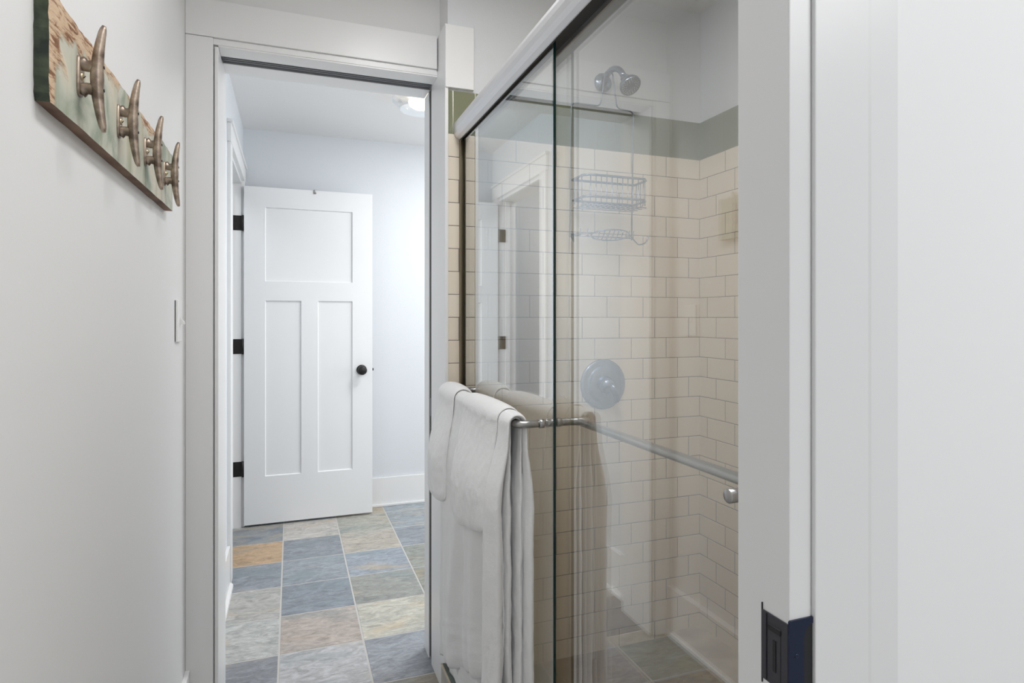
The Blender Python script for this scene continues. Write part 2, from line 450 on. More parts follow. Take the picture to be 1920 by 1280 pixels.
# shower floor
ZSF = .05
rects = []
sp = [(134,124,98),(112,112,92),(140,126,104),(132,116,88)]
k = 0
for i in range(-2, 2):
    for j in range(-4, 1):
        x0, x1 = 1.123+(i-1)*G, 1.123+i*G
        y0, y1 = 1.72+j*G, 1.72+(j+1)*G
        x0 = max(x0, .60); x1 = min(x1, 1.35); y0 = max(y0, .5); y1 = min(y1, YT)
        if x1-x0 < .02 or y1-y0 < .02: continue
        c = {(1,0):(118,112,84),(1,-1):(156,132,84),(0,0):(146,122,92),(0,-1):(130,118,100)}.get((i, j), sp[(i*3+j) % 4])
        rects.append((x0, x1, y0, y1, c))
floor_obj('floor', slate_tiles('floor', rects, ZSF, grey=0), ZSF, (.6, XS, .5, YT), M['grout_dark'])
# beige stone strip along the far side of the shower floor
a = MB(); a.prism_y([(1.348, ZSF-.002), (1.348, ZSF+.006), (1.352, ZSF+.010), (1.365, ZSF+.012), (XS, ZSF+.016), (XS, ZSF-.002)], .5, YT)
struct(a.build('trim_9', M['ledge']), 'beige stone strip along the far side of the shower floor')

# ------------------------------------------------------------------ walls and ceiling
struct(MB().box(-1.5, 2.5, -2.2, YF+.1, ZC, ZC+.08).build('ceiling', M['ceiling']))
struct(MB().box(XL-.12, XL, -2.2, YB, -.05, ZC).build('wall_left', M['wall']))
# hall left wall with its doorway
w = MB(); w.box(XH-.12, XH, YB, 3.20, -.05, ZC); w.box(XH-.12, XH, 3.20, 3.965, 2.07, ZC); w.box(XH-.12, XH, 3.965, YF, -.05, ZC)
w.box(-1.5, -1.4, 2.4, YF+.1, -.05, ZC); w.box(-1.4, XH-.12, 2.4, 2.5, -.05, ZC)
struct(w.build('wall_left', M['wall_blue']))
struct(MB().box(-1.4, 2.5, YF, YF+.1, -.05, ZC).build('wall_back', M['wall_blue']))
struct(MB().box(2.4, 2.5, -2.2, YF, -.05, ZC).build('wall_right', M['wall_blue']))
# wall with the opening
w = MB(); w.box(XL, -.222, YW, YB, 0, ZC); w.box(-.222, XR+.011, YW, YB, 2.11, ZC)
w.box(XR+.011, 2.4, YT+.005, 2.157, 0, ZC); w.box(XR+.011, 2.4, 2.200, YB, 0, ZC)
struct(w.build('wall_front', M['wall']))
# shower tile skins (facing wall, side wall, near wall) with painted wall above
w = MB(); w.box(XR+.004, XS, YT, YT+.008, 0, 2.005)
struct(w.build('wall_back', M['tile_back']), 'cream brick-bond tiled shower wall with green border')
w = MB(); w.box(XS, XS+.008, .5, YT, 0, 2.005); struct(w.build('wall_right', M['tile_side']))
w = MB(); w.box(XS+.006, XS+.10, .43, YT+.005, 0, ZC); struct(w.build('wall_right', M['wall_shower']))
w = MB(); w.box(XR+.0112, XS+.006, YT+.0045, YT+.0052, 2.005, ZC)
struct(w.build('wall_back', M['wall_shower']))
w = MB(); w.box(.53, XS, .492, .5, 0, 2.005); struct(w.build('wall_front', M['tile_back']))
w = MB(); w.box(.388, 2.4, .376, .428, 0, ZC); w.box(.46, XS+.006, .428, .492, 0, ZC)
struct(w.build('wall_front', M['outer_wall']), 'white wall beside the near door frame')

# ------------------------------------------------------------------ trim
def trim(n, mb, label=None, m='trim'):
    return struct(mb.build('trim_%d' % n, M[m]), label)
t = MB(); t.box(XL+.0005, -.226, YC, YW, 0, 2.108, bev=.0012)
trim(1, t, 'left door casing board')
t = MB(); t.box(XL+.0005, XR-.004, YC-.002, YW, 2.1095, 2.222, bev=.0012); t.box(-.226, XR-.003, YC+.006, YW, 2.09, 2.1092, bev=.001)
trim(2, t, 'head casing board over the opening')
t = MB(); t.box(XR, XR+.0108, YT-.004, 2.158, 0, 2.222, bev=.001)
trim(3, t, 'right jamb board of the opening')
t = MB(); t.box(XR, XR+.0108, 2.199, YB+.01, 0, ZO, bev=.001); t.box(-.222, -.212, YW-.012, YB+.01, 0, ZO, bev=.001)
t.box(-.212, XR, YW-.012, 2.128, ZO, 2.105, bev=.001); t.box(-.212, XR, 2.186, YB+.01, ZO, 2.105, bev=.001)
trim(4, t, 'jamb lining of the opening')
t = MB(); t.box(-.21, XR-.001, 2.1285, 2.1855, ZO+.012, ZO+.016); t.box(-.21, XR-.001, 2.1285, 2.131, ZO+.001, ZO+.014); t.box(-.21, XR-.001, 2.183, 2.1855, ZO+.001, ZO+.014)
t.box(-.21, XR-.001, 2.148, 2.151, ZO+.003, ZO+.014); t.box(-.21, XR-.001, 2.163, 2.166, ZO+.003, ZO+.014)
tr = t.build('sliding_door_track', M['track']); tag(tr, 'grey metal pocket door track under the head of the opening', 'door track')
# white block beside the casing above the green tiles
t = MB(); t.box(XR+.0005, .572, YT-.010, YT+.004, 2.012, 2.219, bev=.0015)
trim(5, t, 'short white board above green tiles')
# baseboards
def base_x(name, x0, x1, y0, y1, h, side, shoe=True):
    t = MB(); t.box(x0, x1, y0, y1, 0, h, bev=.0015)
    if shoe:
        if side == 'x': t.prism_y([(x1-.001, 0), (x1+.014, 0), (x1+.012, .010), (x1+.006, .016), (x1-.001, .018)], y0, y1)
        else:
            t.box(x0, x1, y0-.013, y0, 0, .016, bev=.004)
    return struct(t.build(name, M['trim']))
base_x('baseboard_left', XL, XL+.013, .1, YC-.001, .19, 'x')
base_x('baseboard_left', XH, XH+.013, YB+.011, 3.105, .19, 'x')
base_x('baseboard_back', XH+.0005, 2.39, YF-.014, YF-.0005, .19, 'y')
base_x('baseboard_left', XH, XH+.013, 4.05, YF-.015, .19, 'x', False)
# casing of the hall doorway and its far jamb
t = MB(); t.box(XH, XH+.016, 3.11, 3.20, 0, 2.078, bev=.0015); t.box(XH, XH+.0165, 3.965, 4.05, 0, 2.078, bev=.0015)
t.box(XH, XH+.018, 3.10, 4.06, 2.0785, 2.165, bev=.0015); t.box(XH, XH+.026, 3.09, 4.07, 2.1655, 2.18, bev=.002)
trim(6, t, 'casing round the hall doorway')
t = MB(); t.box(XH-.12, XH, 3.955, 3.966, 0, 2.07); t.box(XH-.12, XH, 3.20, 3.211, 0, 2.07); t.box(XH-.12, XH, 3.211, 3.955, 2.059, 2.07)
t.box(XH-.075, XH-.045, 3.943, 3.955, 0, 2.058, bev=.001)
trim(7, t, 'jamb of the hall doorway')

# near door frame at right
t = MB()
t.box(.365, .3874, .370, .428, 0, 2.1, bev=.0012)
t.box(.3878, .4776, .3665, .380, 0, 2.1, bev=.0012)
vs_ = [(.443, .3668), (.447, .3659), (.4770, .3659), (.4774, .3668)]
t.add([(x, y, 0) for x, y in vs_]+[(x, y, 2.1) for x, y in vs_], [(0, 1, 5, 4), (1, 2, 6, 5), (2, 3, 7, 6), (0, 3, 2, 1), (4, 5, 6, 7)])
trim(8, t, 'near door frame with flat white casing', 'outer_trim')

# ------------------------------------------------------------------ strike plate on the near jamb
root = empty('strike_plate', (.365, .385, .985), 'dark metal strike plate wrapped round the near door frame edge', 'strike plate')
t = MB(); t.box(.3638, .3652, .3705, .398, .955, 1.011, mi=0, bev=.0003)
t.box(.3634, .3638, .3775, .3905, .961, 1.0035, mi=0, bev=.0002)
t.box(.3630, .3635, .3925, .3931, .956, 1.010)
t.box(.36285, .36342, .3775, .3905, .9985, 1.0018, mi=1)
t.box(.36285, .36342, .3822, .3852, .967, .992, mi=1)
t.box(.3640, .3652, .398, .3988, .951, 1.0165, mi=1)
t.build('plate', [M['plate_grey'], M['dark']], root)
lp = MB(); pl = []
# lip on the edge facing the camera, with a curved cut-out on its right
zt, zb = 1.0145, .948
n = 10
outer = [(.3636, zb), (.3636, zt-.001), (.3646, zt), (.3872, zt)]
inner = [(.3872, zt-.005)] + [(.3872-.0090*math.sin(a*math.pi/2/n), zt-.005-.012*(1-math.cos(a*math.pi/2/n))) for a in range(1, n+1)] + [(.3782, zb)]
poly = outer + inner
vs = [(x, .3682, z) for x, z in poly] + [(x, .3699, z) for x, z in poly]; k = len(poly)
lp.add(vs, [tuple(range(k)), tuple(range(2*k-1, k-1, -1))] + [(i, (i+1) % k, (i+1) % k+k, i+k) for i in range(k)])
lp.build('lip', M['plate_blue'], root)['label'] = 'blue black curved lip'
t = MB(); t.box(.3775, .3873, .3690, .3699, zb, zt-.006); t.build('latch_recess', M['dark'], root)
t = MB(); t.lathe([(0, 0), (.0006, .0002), (.0011, .0006), (.0017, .0004), (.0018, 0)], (.3705, .3682, .9865), (0, -1, 0), 16)
t.build('screw', M['plate_blue'], root)

# ------------------------------------------------------------------ far door (hall), open flat to view
DX0, DX1, DY0, DY1, DZ0, DZ1 = -.2675, .485, 3.94, 3.975, .014, 2.042
t = MB()
pans = [(-.1507, .3614, 1.475, 1.922), (-.1507, .056, .298, 1.359), (.1526, .3614, .298, 1.359)]
xs = sorted({DX0, DX1, -.1507, .3614, .056, .1526}); zs = sorted({DZ0, DZ1, 1.475, 1.922, .298, 1.359})
def inpan(x, z): return any(a < x < b and c < z < d for a, b, c, d in pans)
for yf, yd in ((DY0, .009), (DY1, -.009)):
    for i in range(len(xs)-1):
        for j in range(len(zs)-1):
            if inpan((xs[i]+xs[i+1])/2, (zs[j]+zs[j+1])/2): continue
            t.add([(xs[i],yf,zs[j]),(xs[i+1],yf,zs[j]),(xs[i+1],yf,zs[j+1]),(xs[i],yf,zs[j+1])], [(0,1,2,3)])
    for a, b, c, d in pans:
        o = [(a,yf,c),(b,yf,c),(b,yf,d),(a,yf,d)]; g = .0045
        q = [(a+g,yf+yd,c+g),(b-g,yf+yd,c+g),(b-g,yf+yd,d-g),(a+g,yf+yd,d-g)]
        t.add(o+q, [(0,1,5,4),(1,2,6,5),(2,3,7,6),(3,0,4,7),(4,5,6,7)])
t.add([(DX0,DY0,DZ0),(DX1,DY0,DZ0),(DX1,DY1,DZ0),(DX0,DY1,DZ0),(DX0,DY0,DZ1),(DX1,DY0,DZ1),(DX1,DY1,DZ1),(DX0,DY1,DZ1)],
      [(0,4,7,3),(1,2,6,5),(0,3,2,1),(4,5,6,7)])
door = struct(t.build('door_1', M['door'], origin=(DX0, DY0, DZ0)), 'white three panel door standing open in the hall')
t = MB()
kc = (.417, DY0, .925)
t.lathe([(0, .001), (.030, .001), (.032, .003), (.030, .007), (.012, .009), (.011, .028), (.017, .034), (.026, .040), (.029, .050), (.027, .058), (.018, .064), (0, .066)], kc, (0, -1, 0), 32)
t.lathe([(0, .001), (.030, .001), (.030, .007), (.012, .009), (.011, .028), (.026, .040), (.029, .050), (.018, .064), (0, .066)], (.417, DY1, .925), (0, 1, 0), 32)
t.build('door_knob', M['black'], door)
t = MB(); t.box(DX1, DX1+.009, 3.952, 3.962, .917, .933, bev=.003); t.build('latch', M['black'], door)
t = MB(); t.sweep(fillet([(.135, DY0-.003, DZ1-.022), (.135, DY0-.003, DZ1+.003), (.135, DY1+.003, DZ1+.003), (.135, DY1+.003, DZ1-.03)], .003), .0045, 8, squash=(.5, 1.8))
t.build('over_door_hook', M['nickel'], door)
hinge0 = None
for hz in (1.821, 1.083, .350):
    t = MB(); t.box(-.331, -.272, 3.9535, 3.9555, hz-.0445, hz+.0445, bev=.0009)
    t.sweep([(-.2745, 3.947, hz-.046), (-.2745, 3.947, hz+.046)], .0062, 12)
    for dz in (-.03, 0, .03): t.lathe([(0, .0006), (.003, .0004), (.0034, 0)], (-.31 if dz else -.298, 3.9535, hz+dz), (0, -1, 0), 10)
    t.build('hinge', M['black'], door)

# pocket door, slid into its slot on the right
t = MB(); t.box(XR+.10, 1.4, 2.170, 2.190, .012, 2.078, bev=.001)
pd = struct(t.build('door_2', M['door'], origin=(XR+.03, 2.18, .012)), 'pocket door slid back into the right jamb')
t = MB(); t.box(XR+.0005, XR+.024, 2.163, 2.181, .895, .960, bev=.001)
t.build('edge_pull', M['plate_grey'], pd)
t = MB(); t.box(XR+.003, XR+.10, 2.1585, 2.1985, .012, 2.084); t.build('slot_shade', M['rubber_and_shade'], pd)  # dark filler standing in for the shade inside the pocket slot

# ------------------------------------------------------------------ light switch on the left wall
root = empty('light_switch', (XL, 1.915, 1.243), 'white light switch on the left wall beside the door casing', 'light switch')
t = MB(); t.box(XL+.0012, XL+.0075, 1.878, 1.950, 1.185, 1.302, bev=.0025); t.build('cover_plate', M['plastic'], root)
t = MB(); t.box(XL+.0002, XL+.0013, 1.8775, 1.9485, 1.187, 1.300); t.build('backing', M['dark'], root)
t = MB(); t.prism_y([(XL+.007, 1.234), (XL+.007, 1.254), (XL+.019, 1.240), (XL+.020, 1.234)], 1.910, 1.919); t.build('toggle', M['plastic'], root)

# ------------------------------------------------------------------ coat rack
BX0, BX1, BY0, BY1, BZ0, BZ1 = XL+.0002, -.2835, .910, 1.735, 1.522, 1.664
root = empty('coat_rack', (XL, 1.32, 1.593), 'weathered green board with four metal boat cleats on the left wall', 'coat rack')
bm = bmesh.new()
ny, nz = 60, 14
def bp(i, j, x):
    y = BY0+(BY1-BY0)*i/ny; z = BZ0+(BZ1-BZ0)*j/nz
    if j == nz: z += .0035*(noise.noise(Vector((y*22, 3, 1))))*1.5 - .001
    if j == 0: z += .0012*noise.noise(Vector((y*14, 9, 1)))
    if i == 0: y += .003*noise.noise(Vector((z*60, 5, x*80)))
    if i == 0 and j in (0, nz): y += .004
    if x == BX1:
        e = math.exp(-i/2.0)*.0035
        x -= e*(.5+.8*abs(noise.noise(Vector((y*90, z*70, 2))))) if i < 5 else 0
        if j == nz: x -= .003*abs(noise.noise(Vector((y*30, 1, 7))))
    return (x, y, z)
for x, flip in ((BX1, 0), (BX0, 1)):
    g = [[bm.verts.new(bp(i, j, x)) for j in range(nz+1)] for i in range(ny+1)]
    for i in range(ny):
        for j in range(nz):
            q = [g[i][j], g[i+1][j], g[i+1][j+1], g[i][j+1]]
            f = bm.faces.new(q[::-1] if flip else q); f.material_index = 0
    if not flip: front = g
    else: back = g
for i in range(ny):
    f = bm.faces.new([front[i][0], back[i][0], back[i+1][0], front[i+1][0]]); f.material_index = 2
    f = bm.faces.new([front[i][nz], front[i+1][nz], back[i+1][nz], back[i][nz]]); f.material_index = 2
for j in range(nz):
    f = bm.faces.new([front[0][j], front[0][j+1], back[0][j+1], back[0][j]]); f.material_index = 1
    f = bm.faces.new([front[ny][j], back[ny][j], back[ny][j+1], front[ny][j+1]]); f.material_index = 1
bmesh.ops.recalc_face_normals(bm, faces=bm.faces[:])
bmesh.ops.translate(bm, verts=bm.verts[:], vec=-Vector(root.location))
me = bpy.data.meshes.new('board'); bm.to_mesh(me); bm.free()
for k in ('board', 'board_end', 'board_edge'): me.materials.append(M[k])
bo = bpy.data.objects.new('board', me); COL.objects.link(bo); bo.parent = root
# one cleat, then three copies
def cleat_mesh():
    c = MB(); x = BX1
    # foot: rounded flange with concave sides
    pts = []
    for k in range(40):
        a = 2*math.pi*k/40
        yy = .0115*math.copysign(abs(math.cos(a))**.5, math.cos(a)); zz = .0285*math.copysign(abs(math.sin(a))**.6, math.sin(a))
        pts.append((yy, zz))
    for (s0, h0), (s1, h1) in (((1, 0), (1.0, .0026)), ((1.0, .0026), (.86, .0042))):
        vs = [(x+h0, y*s0, z*s0) for y, z in pts]+[(x+h1, y*s1, z*s1) for y, z in pts]
        c.add(vs, [(i, (i+1) % 40, (i+1) % 40+40, i+40) for i in range(40)], 0, True)
    c.add([(x+.0042, y*.86, z*.86) for y, z in pts], [tuple(range(40))])
    # two legs flaring at both ends
    for s in (1, -1):
        hs = [0.002, .0045, .007, .010, .013, .017, .021]
        zz = [.0200, .0185, .0168, .0160, .0160, .0163, .0165]; rd = [.0104, .0096, .0088, .0082, .0082, .0088, .0095]
        c.sweep([(x+h, 0, s*z) for h, z in zip(hs, zz)], rd, 14, 0, True, squash=(1.0, .80), up=(0, 0, 1))
    # horn bar
    pp, rd = [], []
    for k in range(33):
        q = -1+2*k/32; z = q*.076
        pp.append((x+.0222+.0085*abs(q)**2.0, 0, z))
        rd.append(.0046+.0046*(1-abs(q)**1.3))
    rd[0] = rd[-1] = .0028; rd[1] = rd[-2] = .0044
    c.sweep(pp, rd, 14, 0, True, squash=(.95, 1.05), up=(1, 0, 0))
    # countersunk holes show dark on the horn face
    for s in (1, -1):
        c.lathe([(0, .0), (.0024, .0), (.0026, -.002)], (x+.0312, 0, s*.0165), (1, 0, 0), 14, 1)
    return c
def screw_mesh():
    c = MB(); c.lathe([(0, .0030), (.0030, .0028), (.0055, .0018), (.0062, 0)], (BX1+.0042, 0, 0), (1, 0, 0), 18)
    c.box(BX1+.0066, BX1+.0075, -.0042, .0042, -.0006, .0006, mi=1); return c
W = Vector(root.location)
first = None
for yc in (1.016, 1.224, 1.428, 1.626):
    if first is None:
        L = Vector((0, yc-W.y, 0))
        cm = cleat_mesh(); cm.v = [(v[0]-W.x, v[1], v[2]) for v in cm.v]
        c = cm.build('cleat_hook', [M['cleat'], M['dark']]); c.parent = root; c.location = L
        sm = screw_mesh(); sm.v = [(v[0]-W.x, v[1], v[2]) for v in sm.v]
        sr = sm.build('screw', [M['screw'], M['dark']]); sr.parent = c; sr.rotation_euler = (.6, 0, 0)
        first = (c, sr)
    else:
        c = first[0].copy(); c.location = (0, yc-W.y, 0); COL.objects.link(c)
        s2 = first[1].copy(); s2.parent = c; COL.objects.link(s2)

# ------------------------------------------------------------------ shower enclosure
XO, XI = .535, .5595          # outer and inner glass planes
root = empty('shower_door_frame', (.55, 1.2, .115), 'satin silver header rail, wall channel and sill track of the shower doors', 'shower door frame')
dz = 1.25
prof = [(.5225, dz+.5930), (.5130, dz+.600), (.5060, dz+.610), (.5025, dz+.622), (.5030, dz+.636), (.5070, dz+.648), (.5150, dz+.657), (.5260, dz+.662), (.5640, dz+.664),
        (.5680, dz+.660), (.5680, dz+.595), (.5640, dz+.595), (.5640, dz+.604), (.5590, dz+.628), (.5280, dz+.628), (.5255, dz+.604), (.5255, dz+.593)]
t = MB(); t.prism_y(prof, .50, YT-.001, smooth=False)
hd = t.build('header_rail', M['satin'], root)
t = MB(); t.box(.5262, .5635, .502, YT-.002, dz+.605, dz+.6275); t.build('roller_channel', M['rubber_and_shade'], root)
t = MB(); t.box(.5262, .5285, .502, YT-.002, dz+.5915, dz+.604); t.build('seal', M['rubber_and_shade'], root)
t = MB(); t.box(.523, .526, YT-.022, YT-.0005, .12, dz+.592); t.box(.569, .572, YT-.022, YT-.0005, .12, dz+.592); t.box(.526, .569, YT-.006, YT-.0005, .12, dz+.592)
t.box(.5468, .5488, YT-.022, YT-.006, .12, dz+.592)
t.build('wall_channel', M['bronze_channel'], root)['label'] = 'dull brass toned upright wall channel'
t = MB(); t.box(.521, .574, .502, YT-.001, .1155, .1185, bev=.0008); t.box(.521, .524, .502, YT-.001, .1185, .132, bev=.0005); t.box(.571, .574, .502, YT-.001, .1185, .132, bev=.0005); t.box(.5465, .5485, .502, YT-.001, .1185, .130)
t.build('sill_track', M['satin'], root)

def pane(x, y0, y1, name, label):
    r = empty(name, (x, (y0+y1)/2, .13), label, 'glass shower door')
    t = MB(); t.box(x-.0032, x+.0032, y0, y1, .134, dz+.612, mis=[0, 0, 1, 1, 1, 1])
    t.build('glass_panel', [M['glass'], M['glass_edge']], r)
    return r
outer = pane(XO, 1.200, YT-.008, 'sliding_glass_door', 'clear glass door with towels on its bar, beside the tiled wall')
inner = pane(XI, .510, 1.262, 'sliding_glass_door', 'clear glass door nearer the camera with a bare rail inside the shower')
ZB = 1.015
# outer bar with its two bent ends
t = MB(); t.sweep(fillet([(XO-.0035, 1.2526, ZB), (.470, 1.2526, ZB), (.470, 1.915, ZB), (XO-.0035, 1.915, ZB)], .022, 10), .0088, 18)
tb = t.build('towel_bar', M['nickel'], outer)
t = MB()
for y in (1.2526, 1.915):
    t.lathe([(.0088, -.001), (.0105, 0), (.0105, .010), (.0088, .011)], (XO-.0145, y, ZB), (1, 0, 0), 20)
    t.lathe([(0, .012), (.008, .012), (.0085, .008), (.0085, 0)], (XO+.0034, y, ZB), (1, 0, 0), 20)
t.build('mounting_collar', M['nickel'], tb)
t = MB(); t.sweep(fillet([(XI+.0035, 1.2526, ZB), (.617, 1.2526, ZB), (.617, .655, ZB), (XI+.0035, .655, ZB)], .022, 10), .0088, 18)
tb = t.build('towel_bar', M['nickel'], inner)
t = MB()
for y in (1.2526, .655):
    t.lathe([(.0088, .001), (.0105, 0), (.0105, -.010), (.0088, -.011)], (XI+.0145, y, ZB), (1, 0, 0), 20)
t.lathe([(0, -.0145), (.0082, -.0145), (.0095, -.0135), (.0095, 0)], (XI-.0034, .655, ZB), (1, 0, 0), 24)
t.build('mounting_collar', M['nickel'], tb)
# curb
t = MB(); t.box(.4625, .600, .50, YT-.0005, 0, .115, mis=[1, 0, 0, 0, 0, 0])
struct(t.build('trim_10', [M['curb'], M['curb_side']]), 'dark slate curb under the shower doors')
t = MB(); t.box(.4600, .4660, .50, YT-.001, .1125, .1175, bev=.0015)
struct(t.build('trim_11', M['ledge']), 'pale edging strip on the shower curb')

# ------------------------------------------------------------------ towels
def sstep(a, b, x):
    t = max(0., min(1., (x-a)/(b-a))); return t*t*(3-2*t)
def drape(mb, y0, y1, off_t, off_l, th_t, th_l, zf, zb, seed, fold=.006, nfold=4, backl=None, ny=46, power=6, band=False, lean=0.0, xb=.470, backth=None):
    """a thick cloth folded over the bar: closed skin with rounded long edges"""
    backl = backl or off_l
    rings = []
    nu = 84; na = 16
    for iy in range(ny+1):
        s = iy/ny; q = 2*s-1
        e = max(.02, (1-abs(q)**power))**.5
        y = y0+(y1-y0)*(.5+.5*(math.sin(q*math.pi/2)*.5+q*.5))
        y = y0+(y1-y0)*s if 0 < iy < ny else y
        zf_ = zf(s) if callable(zf) else zf
        zb_ = zb(s) if callable(zb) else zb
        rnd = .018*abs(q)**5
        zf_ += rnd; zb_ += rnd
        cen = []
        for k in range(nu):
            z = zf_+(ZB-zf_)*k/nu; cen.append(('f', z))
        for k in range(na+1):
            cen.append(('a', math.pi*k/na))
        for k in range(1, nu+1):
            z = ZB+(zb_-ZB)*k/nu; cen.append(('b', z))
        P = []; Nn = []; TH = []
        for kind, v in cen:
            if kind == 'a':
                x = xb-off_t*math.cos(v); z = ZB+off_t*math.sin(v)*1.0
                P.append((x, z)); Nn.append((-math.cos(v), math.sin(v))); TH.append(th_t)
            else:
                d = ZB-v; g = sstep(0, .20, d); sg = -1 if kind == 'f' else 1
                ol = off_l if kind == 'f' else backl
                off = off_t+(ol-off_t)*g
                x = xb+sg*off
                amp = fold*sstep(.0, .35, d)*(1 if kind == 'f' else .45)
                w = math.sin(s*nfold*2*math.pi+seed+d*1.4)+.5*math.sin(s*nfold*4.7*math.pi+seed*2.1-d*2.2)
                w += .9*noise.noise(Vector((y*7+seed, v*2.2, seed)))
                x += sg*amp*w*.7
                x += sg*.0023*noise.noise(Vector((y*24+seed, v*11, seed*3)))*sstep(0, .1, d)
                x += sg*.0012*noise.noise(Vector((y*75+seed, v*48, seed*5)))
                if band:
                    zz = v-(zf_ if kind == 'f' else zb_)
                    for bz in (.055, .075, .115, .145):
                        x += sg*(-.0016)*math.exp(-((zz-bz)/.006)**2)
                    x += sg*.0030*noise.noise(Vector((y*16, zz*20, seed)))*math.exp(-(zz/.2)**2)
                P.append((x, v)); Nn.append((sg, 0)); TH.append(th_t+((th_l if kind == 'f' else (backth or th_l))-th_t)*g)
        n = len(P)
        ring = []
        def endfac(k):
            a = min(k, n-1-k)/8.0
            return math.sqrt(max(0, 1-(1-min(1, a))**2))*.98+.02
        for k in range(n):
            h = TH[k]*.5*e*endfac(k)
            ring.append((P[k][0]+Nn[k][0]*h, y+lean*(ZB-P[k][1]), P[k][1]+Nn[k][1]*h))
        for k in range(n-1, -1, -1):
            h = TH[k]*.5*e*endfac(k)
            ring.append((P[k][0]-Nn[k][0]*h, y+lean*(ZB-P[k][1]), P[k][1]-Nn[k][1]*h))
        rings.append(ring)
    m = len(rings[0]); vs = [p for r in rings for p in r]; fs = []
    for i in range(ny):
        for k in range(m):
            a0 = i*m+k; a1 = i*m+(k+1) % m
            fs.append((a0, a1, a1+m, a0+m))
    n2 = m//2
    for base, fl in ((0, 0), (ny*m, 1)):
        for k in range(n2-1):
            q = (base+k, base+k+1, base+m-2-k, base+m-1-k); fs.append(q if fl else q[::-1])
    mb.add(vs, fs, 0, True)

t = MB()
drape(t, 1.300, 1.893, .0125, .016, .0080, .020, .225, .10, 1.3, fold=.010, nfold=3.2, band=True, backl=.010, backth=.012, ny=90)
drape(t, 1.275, 1.850, .0200, .036, .0100, .022, lambda s: .43-.245*s, .12, 2.9, fold=.014, nfold=2.3, band=True, backl=.022, backth=.014, ny=90)
drape(t, 1.254, 1.338, .0205, .046, .0130, .032, .10, .12, 4.4, fold=.003, nfold=.6, band=True, backl=.034, ny=36, power=2.0, backth=.028)
drape(t, 1.266, 1.330, .0130, .015, .0080, .020, .11, .12, 7.7, fold=.003, nfold=.6, band=True, backl=.011, ny=30, power=2.0, backth=.016)
bt = t.build('bath_towel', M['towel']); tag(bt, 'long white bath towel hanging nearly to the curb from the shower bar', 'towel')
t = MB()
drape(t, 1.312, 1.610, .0290, .058, .0130, .032, lambda s: .738+.014*math.cos(s*5), .715, .6, fold=.006, nfold=1.5, backl=.046, ny=56, power=2.3, backth=.018)
ht = t.build('hand_towel', M['towel']); tag(ht, 'middle white hand towel draped over the bath towel, its round end mid bar', 'towel', 'hand towels on the shower bar')
t = MB()
drape(t, 1.705, 1.892, .0295, .058, .0190, .040, .712, .74, 5.2, fold=.004, nfold=.8, backl=.042, ny=44, power=2.0, backth=.022)
ht = t.build('hand_towel', M['towel']); tag(ht, 'narrow rolled white hand towel at the wall end of the shower bar', 'towel', 'hand towels on the shower bar')

# ------------------------------------------------------------------ shower head
SX, SZ = 1.061, 2.105
root = empty('showerhead', (SX, YT, SZ), 'brushed metal shower head on a bent arm above the green tiles', 'shower head')
t = MB(); t.lathe([(.034, .0002), (.034, .004), (.030, .009), (.020, .013), (.012, .016)], (SX, YT, SZ), (0, -1, 0), 36); t.build('flange', M['chrome'], root)
arm = fillet([(SX, YT-.002, SZ), (SX+.002, YT-.055, SZ+.030), (SX+.008, YT-.105, SZ+.012), (SX+.012, YT-.132, SZ-.028)], .03, 8)
t = MB(); t.sweep(arm, .0105, 16); t.build('arm', M['chrome'], root)
hc = Vector((SX+.012, YT-.132, SZ-.028)); hd_ = Vector((.10, -.62, -.78)).normalized()
t = MB(); t.lathe([(.011, -.006), (.015, .002), (.016, .010), (.020, .018), (.031, .032), (.036, .042), (.037, .052), (.035, .055)], hc, hd_, 36)
hdo = t.build('head', M['chrome'], root)
t = MB(); t.lathe([(.035, .055), (.033, .0525), (.012, .0525), (.011, .0545), (0, .0545)], hc, hd_, 36, 0)
ax = hd_; u = ax.orthogonal().normalized(); w = ax.cross(u)
for rad, cnt in ((.029, 20), (.023, 16), (.017, 10)):
    for k in range(cnt):
        a = 2*math.pi*k/cnt
        t.lathe([(.0015, 0), (.0010, .0022), (0, .0024)], hc+ax*.0524+(u*math.cos(a)+w*math.sin(a))*rad, ax, 6, 1)
t.build('spray_face', [mat('spray face', rgb(112, 112, 116), .4, .6), mat('nozzle', rgb(205, 205, 205), .5)], hdo)

# ------------------------------------------------------------------ shower caddy
root = empty('shower_caddy', (1.04, 1.91, 2.0), 'chrome wire caddy with basket hanging from the shower arm', 'shower caddy')
cx0, cx1, cy = .916, 1.164, 1.912
t = MB(); wr = .0026
pts = [(cx0, cy+.012, 1.545), (cx0, cy, 2.003), (1.018, cy, 2.003), (1.030, cy, 2.03)]
pts = [(cx0, cy+.012, 1.535), (cx0, cy, 2.003), (1.030, cy, 2.003), (1.046, cy-.002, 2.118)]
loop = fillet(pts, .02, 6)
loop2 = fillet([(cx1, cy+.012, 1.535), (cx1, cy, 2.000), (1.096, cy, 2.003), (1.079, cy-.002, 2.118)], .02, 6)
arc = [(1.0625+.0165*math.cos(a), cy-.002, 2.118+.012*math.sin(a)) for a in [math.pi*k/8 for k in range(8, -1, -1)]]
t.sweep(loop[:-1]+arc+loop2[::-1][1:], wr, 8)
t.build('hanger_frame', M['chrome'], root)
def rect_loop(t, x0, x1, y0, y1, z, r, th, bow=0.0, n=8):
    P = [(x0, y1, z), (x0, y0+.02, z), (x0+.018, y0, z)]
    for k in range(1, n): P.append((x0+.018+(x1-x0-.036)*k/n, y0-bow*math.sin(math.pi*k/n), z))
    P += [(x1-.018, y0, z), (x1, y0+.02, z), (x1, y1, z), (x0, y1, z)]
    t.sweep(P, th, 8)
